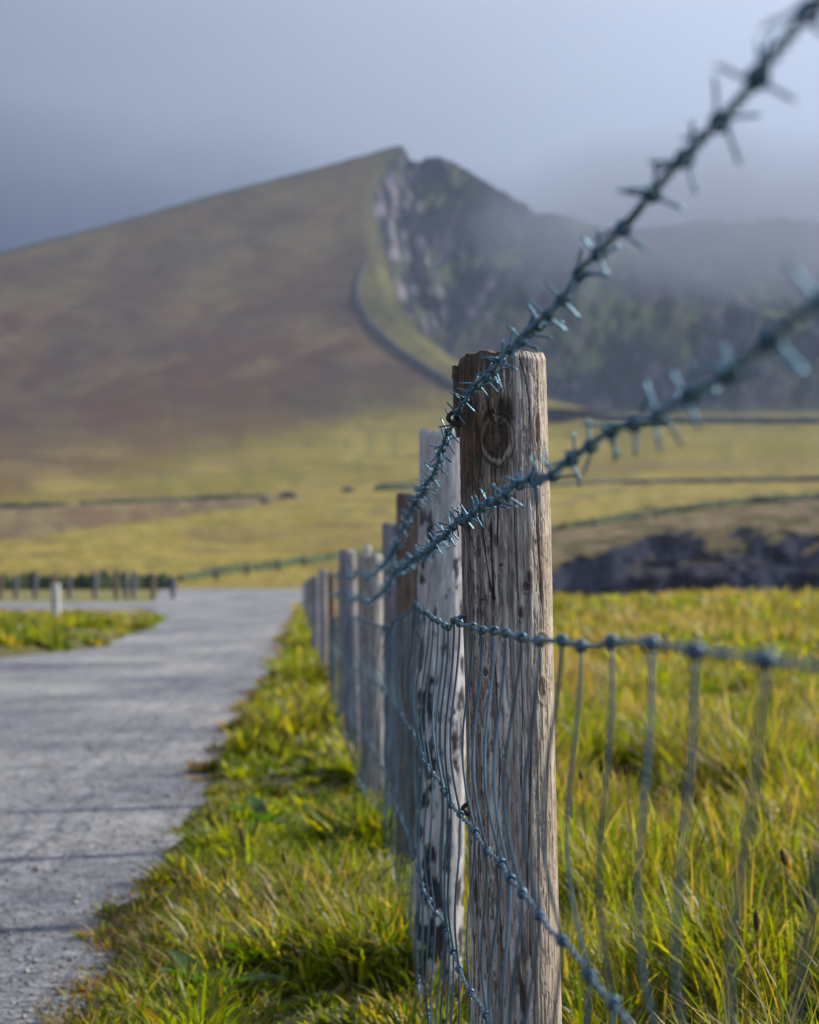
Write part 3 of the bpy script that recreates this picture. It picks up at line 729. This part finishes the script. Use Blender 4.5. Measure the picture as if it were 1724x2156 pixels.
km.tube(np.stack([(t_ / t_[-1] - .5) * .0062, np.cos(t_) * .0031, np.sin(t_) * .0031], -1), .0015, 7)
kproto = km.build('knot', M_net)
ds = []; b = .62
while b < 14:
    ds.append(b); b += .15 * random.uniform(.8, 1.2)
rr_ = random.Random(12)
drift = 0
for i, d0 in enumerate(ds):
    pts = []; kn = []; dcur = d0
    for k in range(4):
        j = int(np.searchsorted(dn, dcur)); kn.append((lines[k][j], lines[k][j + 2] - lines[k][j - 2])); dcur += rr_.uniform(-.035, .035)
    mb = MB()
    for k in range(3):
        A = kn[k][0]; B = kn[k + 1][0]; q = np.linspace(0, 1, 26)[:, None]
        bow = np.sin(q * math.pi)
        bx = -.010 + .002 * math.sin(i * .5 + k) + rr_.uniform(-.002, .002); by = rr_.uniform(-.015, .015)
        if k: bx *= .45
        S = A + (B - A) * q + np.array([bx, by, 0]) * bow ** 1.2 + np.array([.003, rr_.uniform(-.006, .006), 0]) * np.sin(q * 2 * math.pi) * (1 if k == 0 else .6)
        mb.tube(S, .00135 if d0 < 6 else .0016, 6)
    b0 = kn[3][0]; mb.tube([b0, b0 + [.003, 0, -.04], b0 + [0, .005, -.12]], .0014, 6)
    st = mb.build('stay_wire', M_net, net, origin=norg)
    for k in range(4):
        T = kn[k][1] / np.linalg.norm(kn[k][1])
        o = kproto.copy(); o.name = 'knot'; col.objects.link(o); o.parent = st
        o.matrix_local = Matrix.Translation(Vector(kn[k][0] - norg)) @ Vector(T).to_track_quat('X', 'Z').to_matrix().to_4x4() @ Matrix.Rotation(rr_.uniform(0, 6), 4, 'X')
bpy.data.objects.remove(kproto)

# ------------------------------------------------------------------ grass
def blades(n, X, Y, L, W, lean, C, aa, segs=4, curl=1.0):
    Z = gz(X, Y) - .01
    a = aa; f = a + RS.uniform(-.8, .8, n)
    # prevailing lean towards the left and camera plus random
    dirx = np.cos(a) * lean - .06; diry = np.sin(a) * lean - .03
    wx, wy = np.cos(f + math.pi / 2) * W, np.sin(f + math.pi / 2) * W
    V = []
    for k in range(segs):
        t_ = k / segs
        cz = Z + L * (t_ - .28 * curl * t_ ** 2.2 * np.hypot(dirx, diry) * 1.2); cx_ = X + dirx * L * t_ ** 1.7; cy_ = Y + diry * L * t_ ** 1.7
        ww = (1 - .75 * t_ ** 2) * (.6 + .8 * min(1, t_ * 3))
        V.append(np.stack([cx_ - wx * ww / 2, cy_ - wy * ww / 2, cz], -1)); V.append(np.stack([cx_ + wx * ww / 2, cy_ + wy * ww / 2, cz], -1))
    V.append(np.stack([X + dirx * L, Y + diry * L, Z + L * (1 - .28 * curl * np.hypot(dirx, diry) * 1.2)], -1))
    nv = segs * 2 + 1
    V = np.stack(V, 1)
    q = [[2 * k, 2 * k + 1, 2 * k + 3, 2 * k + 2] for k in range(segs - 1)]
    base = (np.arange(n) * nv)[:, None]
    loops = np.concatenate([base + np.array(sum(q, []))[None], base + np.array([2 * segs - 2, 2 * segs - 1, 2 * segs])[None]], 1)
    sizes = np.tile([4] * (segs - 1) + [3], n)
    Cv = np.repeat(C[:, None], nv, 1)
    return V.reshape(-1, 3), loops.ravel(), sizes, Cv.reshape(-1, 3), nv * n
def gcol(X, Y, kind, n):
    p1 = fbm(X * 1.6, Y * .8, 0, 3, 401); p2 = fbm(X * 5, Y * 3.0, 0, 3, 402); r_ = RS.rand(n)
    g1 = np.array([.060, .095, .004]); g2 = np.array([.21, .245, .008]); g3 = np.array([.30, .275, .012]); dry = np.array([.30, .23, .12]); red = np.array([.20, .10, .03])
    C = lerp(g1, g2, np.clip(p2 * 1.5 - .3 + (r_ - .5) * .6, 0, 1)); C = lerp(C, g3, (RS.rand(n) < .16 + .3 * (p1 - .4)) * .8)
    pd = {'verge': .03, 'field': .21, 'island': .05}[kind]
    C = lerp(C, dry * RS.uniform(.6, 1.2, (n, 1)), (RS.rand(n) < pd + np.clip((p1 - .5) * 1.5, 0, .35)) * 1.)
    C = lerp(C, red, (RS.rand(n) < .025) * .8)
    if kind == 'field':
        zone = np.clip((fbm(X * .9, Y * .28, 5, 3, 404) - .44) * 5, 0, 1) * sst(6, 11, Y)
        C = lerp(C, np.array([.29, .22, .15]) * RS.uniform(.7, 1.2, (n, 1)), (RS.rand(n) < zone * .75) * 1.)
    if kind == 'verge':
        eg = sst(.16, .0, X - ip(ROAD_R, Y)); C = lerp(C, np.array([.17, .115, .055]) * RS.uniform(.6, 1.3, (n, 1)), (RS.rand(n) < eg * .75) * 1.)
    return C * RS.uniform(.7, 1.25, (n, 1))
def scatter(name, kind, specs, xfun, label=None):
    VV = []; LL = []; SS = []; CC = []; off = 0
    for (y0, y1, dens, L0, W0) in specs:
        # uniform in area inside the strip
        ar = 0; yy = np.linspace(y0, y1, 60); lo, hi = xfun(yy); wd = np.maximum(hi - lo, 0); ar = np.trapezoid(wd, yy) if hasattr(np, 'trapezoid') else np.trapz(wd, yy)
        per = 26; nc = int(ar * dens / per)
        cdf = np.cumsum(wd); cdf = cdf / cdf[-1]; Yc = np.interp(RS.rand(nc), cdf, yy); lo, hi = xfun(Yc); Xc = lo + RS.rand(nc) * (hi - lo)
        pt = fbm(Xc * 2.6, Yc * 1.5, 0, 3, 411); keep = RS.rand(nc) < np.clip(.06 + 2.8 * (pt - .32), .16, 1)
        Xc, Yc, pt = Xc[keep], Yc[keep], pt[keep]; nc = len(Xc)
        hc = RS.uniform(.6, 1.2, nc); tintc = RS.uniform(.72, 1.25, nc)[:, None] * np.stack([RS.uniform(.85, 1.2, nc), np.ones(nc), np.ones(nc)], -1)
        idx = np.repeat(np.arange(nc), per); n = len(idx); aa = RS.uniform(0, 2 * math.pi, n)
        rad_ = RS.rand(n) ** .6 * (.035 if kind != 'field' else .045) * np.maximum(1, Yc[idx] / 8)
        X = Xc[idx] + np.cos(aa) * rad_; Y = Yc[idx] + np.sin(aa) * rad_; pt = pt[idx]
        C = gcol(X, Y, kind, n) * tintc[idx]; isdry = C[:, 2] > .06
        L = L0 * RS.uniform(.5, 1.2, n) * hc[idx] * ((.55 + 1.0 * sst(.3, .7, pt)) if kind == 'field' else (.45 + .9 * sst(.32, .68, pt))) * np.where(isdry, 1.15, 1)
        rr = ip(ROAD_R, Y)
        if kind == 'field': L = L * (.5 + .5 * sst(.05, .45, X - ip(FENCE, Y)))
        if kind == 'verge': L = L * (.40 + .75 * sst(.0, .30, X - rr))
        W = W0 * RS.uniform(.5, 1.5, n) * np.where(isdry, .6, 1)
        V, l_, s_, c_, nn = blades(n, X, Y, L, W, RS.uniform(.25, 1.0, n) if kind != 'field' else RS.uniform(.1, .8, n), C, aa)
        VV.append(V); LL.append(l_ + off); SS.append(s_); CC.append(c_); off += nn
    o = mesh(name, np.concatenate(VV), np.concatenate(LL), M_grass, colr=np.concatenate(CC), sizes=np.concatenate(SS), smooth=True)
    o['kind'] = 'stuff'
    tag(o, label, 'grass'); return o
scatter('verge_grass', 'verge', [(2.6, 5.2, 21000, .088, .0062), (5.2, 9, 13000, .10, .0085), (2.6, 9, 16000, .05, .013), (9, 18, 4500, .13, .014), (18, 45, 1100, .18, .020), (45, 100, 260, .2, .05)],
        lambda Y: (ip(ROAD_R, Y) - .02, ip(FENCE, Y) + .03), 'thick yellow-green grass on the verge between gravel road and fence')
scatter('field_grass', 'field', [(2.4, 5.0, 15000, .17, .0046), (5.0, 9, 9000, .16, .007), (2.4, 9, 12000, .06, .011), (9, 18, 3200, .14, .013), (18, 36, 640, .17, .026), (36, 62, 190, .19, .05)],
        lambda Y: (ip(FENCE, Y) + .03, np.maximum(.22 * Y + .5, ip(FENCE, Y) + .8)), 'long mixed green and straw-coloured grass in the field right of the fence')
scatter('bank_grass', 'island', [(16, 44, 380, .15, .03)], lambda Y: (np.maximum(-.26 * Y - 2, -20) + 0 * Y, ip(ROAD_L, Y) - .0), 'low green grass on the bank left of the road')

# loose stones on the road
n = 5200; Y = 3.5 * np.exp(RS.rand(n) * math.log(5)); e = ip(ROAD_R, Y); X = e + .05 - np.abs(RS.normal(0, 1, n)) * .14 * Y
s_ = RS.uniform(.002, .0065, n) * (1 + (RS.rand(n) < .03) * 1.6)
octv = np.array([[1, 0, 0], [0, 1, 0], [-1, 0, 0], [0, -1, 0], [0, 0, .7], [0, 0, -.7]], float); octf = np.array([[0, 1, 4], [1, 2, 4], [2, 3, 4], [3, 0, 4], [1, 0, 5], [2, 1, 5], [3, 2, 5], [0, 3, 5]])
ang = RS.uniform(0, 6.28, n); jit = RS.uniform(.6, 1.4, (n, 6, 3)); V = octv[None] * jit * s_[:, None, None]
V = np.stack([V[..., 0] * np.cos(ang)[:, None] - V[..., 1] * np.sin(ang)[:, None], V[..., 0] * np.sin(ang)[:, None] + V[..., 1] * np.cos(ang)[:, None], V[..., 2]], -1)
V += np.stack([X, Y, gz0(Y) + .016], -1)[:, None]
Fc = (octf[None] + (np.arange(n) * 6)[:, None, None]).reshape(-1, 3)
M_stone = attr_mat('loose_stone', nscale=60, var=.3, bump=.3, bdist=.002)
cst = np.repeat(RS.uniform(.10, .42, n)[:, None] * np.array([[1, .97, .95]]), 6, 0)
o = mesh('loose_gravel', V.reshape(-1, 3), Fc, M_stone, colr=cst, smooth=False); o['kind'] = 'stuff'; tag(o, 'loose pale gravel stones scattered on the grey road', 'gravel')

# seed heads standing out of the verge and the field
def stalk(x, ytop, d, hpx, label, cat='plant', tilt=0.0, big=1.0):
    T = at(x, ytop, d); g = float(gz(T[0], d)) ; B = np.array([T[0] - tilt, d, g])
    q = np.linspace(0, 1, 12)[:, None]; P = B + (T - B) * q + np.array([.012, 0, 0]) * np.sin(q * 3.1)
    root = empty('seed_stalk', B); tag(root, label, cat, 'seed stalks standing out of the grass')
    mb = MB(); mb.tube(P, .0011 * big, 6); st = mb.build('stem', None, root, origin=B)
    me = st.data; me.materials.append(M_seed); a = me.color_attributes.new('Col', 'FLOAT_COLOR', 'POINT'); a.data.foreach_set('color', np.tile([.13, .12, .04, 1], len(me.vertices)).astype(np.float32))
    hl = hpx / F * d; dirn = (P[-1] - P[-3]); dirn /= np.linalg.norm(dirn)
    qq = np.linspace(0, 1, 14); rad = .0042 * big * np.sin(np.clip(qq * 3.0 + .1, 0, 3.1)) ** .6 * (1 + .25 * np.sin(qq * 40))
    mb = MB(); mb.tube(P[-1] - dirn * hl * .9 + dirn * hl * qq[:, None], np.maximum(rad, .0008), 9)
    hd = mb.build('seed_head', M_seed, root, origin=B); a = hd.data.color_attributes.new('Col', 'FLOAT_COLOR', 'POINT')
    a.data.foreach_set('color', np.tile([.075, .042, .028, 1], len(hd.data.vertices)).astype(np.float32))
stalk(505, 1745, 5.2, 42, 'brown seed spike, tallest on the verge, left of the netting')
stalk(594, 1795, 5.0, 26, 'short brown seed spike, right of the tallest one on the verge')
stalk(468, 1826, 5.0, 34, 'brown seed spike, lowest left of the three on the verge')
stalk(616, 1990, 4.3, 40, 'pale brown dry stalk low on the verge near the netting')
stalk(1221, 1625, 4.6, 20, 'small dark seed head just right of the knotted post')
stalk(1316, 1612, 4.8, 24, 'dark seed head between the first and second netting wires right of the post')
stalk(1590, 1920, 3.4, 44, 'straw-coloured seed head low in the field at the right', tilt=.02)
stalk(1645, 1790, 3.9, 36, 'straw-coloured seed head near the right edge of the field', tilt=-.02)

# broad-leaved weeds in the verge
def weed(x, y, d, label, seed, nl=9, L=.16):
    rr_ = random.Random(seed); c = at(x, y, d); c[2] = float(gz(c[0], d))
    V = []; Fc = []; C = []
    for i in range(nl):
        a = i / nl * 6.28 + rr_.uniform(-.3, .3); l_ = L * rr_.uniform(.6, 1.1); w_ = .022 * rr_.uniform(.7, 1.2); el = rr_.uniform(.5, 1.3)
        n0 = len(V)
        for k in range(8):
            t_ = k / 7; r_ = l_ * t_ * math.cos(el * (1 - .5 * t_)); z_ = l_ * (math.sin(el) * t_ - .35 * t_ * t_)
            ww = w_ * math.sin(math.pi * min(.97, t_ * .85 + .1)) ; cx_ = c[0] + math.cos(a) * r_; cy_ = c[1] + math.sin(a) * r_
            for sgn in (-1, 0, 1):
                V.append((cx_ - math.sin(a) * ww * sgn, cy_ + math.cos(a) * ww * sgn, c[2] + z_ + abs(sgn) * ww * .35))
                C.append(np.array((.05, .11, .022)) * rr_.uniform(.8, 1.2))
        for k in range(7):
            for j in (0, 1): Fc.append([n0 + k * 3 + j, n0 + k * 3 + j + 1, n0 + k * 3 + j + 4, n0 + k * 3 + j + 3])
    o = mesh('weed', V, Fc, M_grass, colr=np.array(C), origin=c); tag(o, label, 'plant', 'broad-leaved weeds in the verge')
weed(430, 2080, 4.3, 'broad-leaved green plant near the bottom of the verge, leftmost of its kind', 1)
weed(520, 2060, 4.5, 'broad-leaved plant low in the middle of the verge', 2, 11)
weed(640, 1900, 5.3, 'broad-leaved plant in the dark hollow beside the netting', 3)
weed(560, 1640, 7.0, 'broad-leaved plant higher up the verge, blurred', 4)

# ------------------------------------------------------------------ haze
M_haze, nt, out = nodes('haze_air')
v = N(nt, 'ShaderNodeVolumePrincipled'); v.inputs['Density'].default_value = .00018; v.inputs['Color'].default_value = (.50, .62, .90, 1)
v.inputs['Anisotropy'].default_value = 0.0
nt.links.new(v.outputs[0], out.inputs['Volume'])
x0, x1, y0, y1, z0, z1 = -1700, 1700, -320, 2100, -20, 252
hz = mesh('haze', [(x0, y0, z0), (x1, y0, z0), (x1, y1, z0), (x0, y1, z0), (x0, y0, z1), (x1, y0, z1), (x1, y1, z1), (x0, y1, z1)],
          [[0, 3, 2, 1], [4, 5, 6, 7], [0, 1, 5, 4], [1, 2, 6, 5], [2, 3, 7, 6], [3, 0, 4, 7]], M_haze, smooth=False)
hz['kind'] = 'stuff'; tag(hz, 'thin blue haze filling the air before the mountain', 'haze')

# low cloud lying on the right shoulder of the mountain
def mist(x, y, d, rx, ry, rz, dens, colr, label, seed):
    c = at(x, y, d); m, nt, out = nodes('mist')
    tc = N(nt, 'ShaderNodeTexCoord'); g = N(nt, 'ShaderNodeVectorMath', operation='LENGTH')
    mp = N(nt, 'ShaderNodeMapping'); mp.inputs['Scale'].default_value = (1 / rx, 1 / ry, 1 / rz)
    nt.links.new(tc.outputs['Object'], mp.inputs[0]); nt.links.new(mp.outputs[0], g.inputs[0])
    n_ = noise(nt, .02, 3, .55)
    a_ = N(nt, 'ShaderNodeMath', operation='MULTIPLY_ADD'); nt.links.new(n_, a_.inputs[0]); a_.inputs[1].default_value = -.8; nt.links.new(maprange(nt, g.outputs['Value'], 0, 1, 1.4, 0), a_.inputs[2])
    p_ = N(nt, 'ShaderNodeMath', operation='MULTIPLY'); p_.use_clamp = False; nt.links.new(maprange(nt, a_.outputs[0], 0, 1, 0, 1), p_.inputs[0]); p_.inputs[1].default_value = dens
    v = N(nt, 'ShaderNodeVolumePrincipled'); v.inputs['Color'].default_value = (*colr, 1); nt.links.new(p_.outputs[0], v.inputs['Density']); nt.links.new(v.outputs[0], out.inputs['Volume'])
    th = np.linspace(0, math.pi, 14)[:, None]; ph = np.linspace(0, 2 * math.pi, 24, endpoint=False)[None]
    V = np.stack([np.sin(th) * np.cos(ph) * rx, np.sin(th) * np.sin(ph) * ry, np.cos(th) * rz + 0 * ph], -1)
    V = np.concatenate([V[1:-1].reshape(-1, 3), [[0, 0, rz], [0, 0, -rz]]]) + c
    Fc = gridf(12, 24, True).tolist(); Fc += [[24 * 12, (j + 1) % 24, j][::-1][::-1] for j in range(24)] + [[24 * 12 + 1, 11 * 24 + j, 11 * 24 + (j + 1) % 24] for j in range(24)]
    o = mesh('low_cloud', V, [f[::-1] for f in Fc], m, origin=c); o['kind'] = 'stuff'; tag(o, label, 'cloud')
mist(1560, 462, 1000, 190, 105, 56, .034, (.44, .48, .58), 'grey mist swallowing the right shoulder of the mountain', 1)

# ------------------------------------------------------------------ sun, sky, camera
SAZ = R(24); SEL = R(34)    # sun to the right and behind the scene
sd = Vector((math.cos(SEL) * math.cos(SAZ), math.cos(SEL) * math.sin(SAZ), math.sin(SEL)))
lt = bpy.data.lights.new('sun', 'SUN'); lt.energy = 5.0; lt.angle = R(.6); lt.color = (1, .90, .74)
lo = bpy.data.objects.new('sun', lt); col.objects.link(lo); lo.rotation_euler = (-sd).to_track_quat('-Z', 'Y').to_euler(); lo.location = (0, 0, 60)
w = bpy.data.worlds.new('World'); sc.world = w; w.use_nodes = True; nt = w.node_tree; nt.nodes.clear()
out = nt.nodes.new('ShaderNodeOutputWorld')
sky = N(nt, 'ShaderNodeTexSky'); sky.sky_type = 'NISHITA'; sky.sun_disc = False; sky.sun_elevation = SEL; sky.sun_rotation = math.atan2(sd.x, sd.y)
bg1 = N(nt, 'ShaderNodeBackground'); bg1.inputs['Strength'].default_value = .09; nt.links.new(sky.outputs[0], bg1.inputs[0])
tc = N(nt, 'ShaderNodeTexCoord'); sepx = N(nt, 'ShaderNodeSeparateXYZ'); nt.links.new(tc.outputs['Generated'], sepx.inputs[0])
nz = noise(nt, 5.0, 5, .55, (1, 1, 2.2), 'Generated')
ad = N(nt, 'ShaderNodeMath', operation='MULTIPLY_ADD'); nt.links.new(nz, ad.inputs[0]); ad.inputs[1].default_value = .05; nt.links.new(sepx.outputs[2], ad.inputs[2])
ad2 = N(nt, 'ShaderNodeMath', operation='SUBTRACT'); nt.links.new(ad.outputs[0], ad2.inputs[0]); ad2.inputs[1].default_value = .025
ad4 = N(nt, 'ShaderNodeMath', operation='MULTIPLY_ADD'); nt.links.new(sepx.outputs[0], ad4.inputs[0]); ad4.inputs[1].default_value = .13; nt.links.new(ad2.outputs[0], ad4.inputs[2])
cr = N(nt, 'ShaderNodeValToRGB'); nt.links.new(ad4.outputs[0], cr.inputs[0]); e = cr.color_ramp.elements
e[0].position = .05; e[0].color = (.050, .060, .10, 1); e[1].position = .60; e[1].color = (.50, .60, .80, 1)
for pos, c_ in ((.112, (.036, .050, .098)), (.128, (.075, .093, .145)), (.150, (.165, .195, .265)), (.175, (.25, .29, .375)), (.235, (.32, .365, .465)), (.35, (.45, .50, .62))):
    q = e.new(pos); q.color = (*c_, 1)
# brighter cloud towards the sun side
brt = maprange(nt, sepx.outputs[0], -.17, .19, .86, 1.56)
brz = N(nt, 'ShaderNodeVectorMath', operation='SCALE'); nt.links.new(cr.outputs[0], brz.inputs[0]); nt.links.new(brt, brz.inputs['Scale'])
bg2 = N(nt, 'ShaderNodeBackground'); nt.links.new(brz.outputs[0], bg2.inputs[0]); bg2.inputs['Strength'].default_value = 1.0
mx = N(nt, 'ShaderNodeMixShader'); nt.links.new(maprange(nt, sepx.outputs[2], .35, .8, .97, .35), mx.inputs[0])
nt.links.new(bg1.outputs[0], mx.inputs[1]); nt.links.new(bg2.outputs[0], mx.inputs[2]); nt.links.new(mx.outputs[0], out.inputs[0])

cam = bpy.data.cameras.new('camera'); co = bpy.data.objects.new('camera', cam); col.objects.link(co); sc.camera = co
cam.sensor_fit = 'HORIZONTAL'; cam.sensor_width = 24; cam.lens = F / 1724 * 24; cam.clip_start = .05; cam.clip_end = 9000
co.location = (0, 0, EYE); co.rotation_euler = (math.pi / 2 + TH, 0, 0)
cam.dof.use_dof = True; cam.dof.focus_distance = 2.63; cam.dof.aperture_fstop = 7.7; cam.dof.aperture_blades = 0

sc.render.engine = 'CYCLES'; cy = sc.cycles; cy.volume_step_rate = 6.0; cy.volume_max_steps = 48
cy.max_bounces = 6; cy.diffuse_bounces = 3; cy.glossy_bounces = 2; cy.transmission_bounces = 3; cy.volume_bounces = 1; cy.transparent_max_bounces = 4
cy.use_denoising = True; cy.caustics_reflective = False; cy.caustics_refractive = False
cy.use_adaptive_sampling = True; cy.adaptive_threshold = .015
sc.view_settings.view_transform = 'Standard'; sc.view_settings.look = 'None'; sc.view_settings.exposure = .38; sc.view_settings.gamma = 1
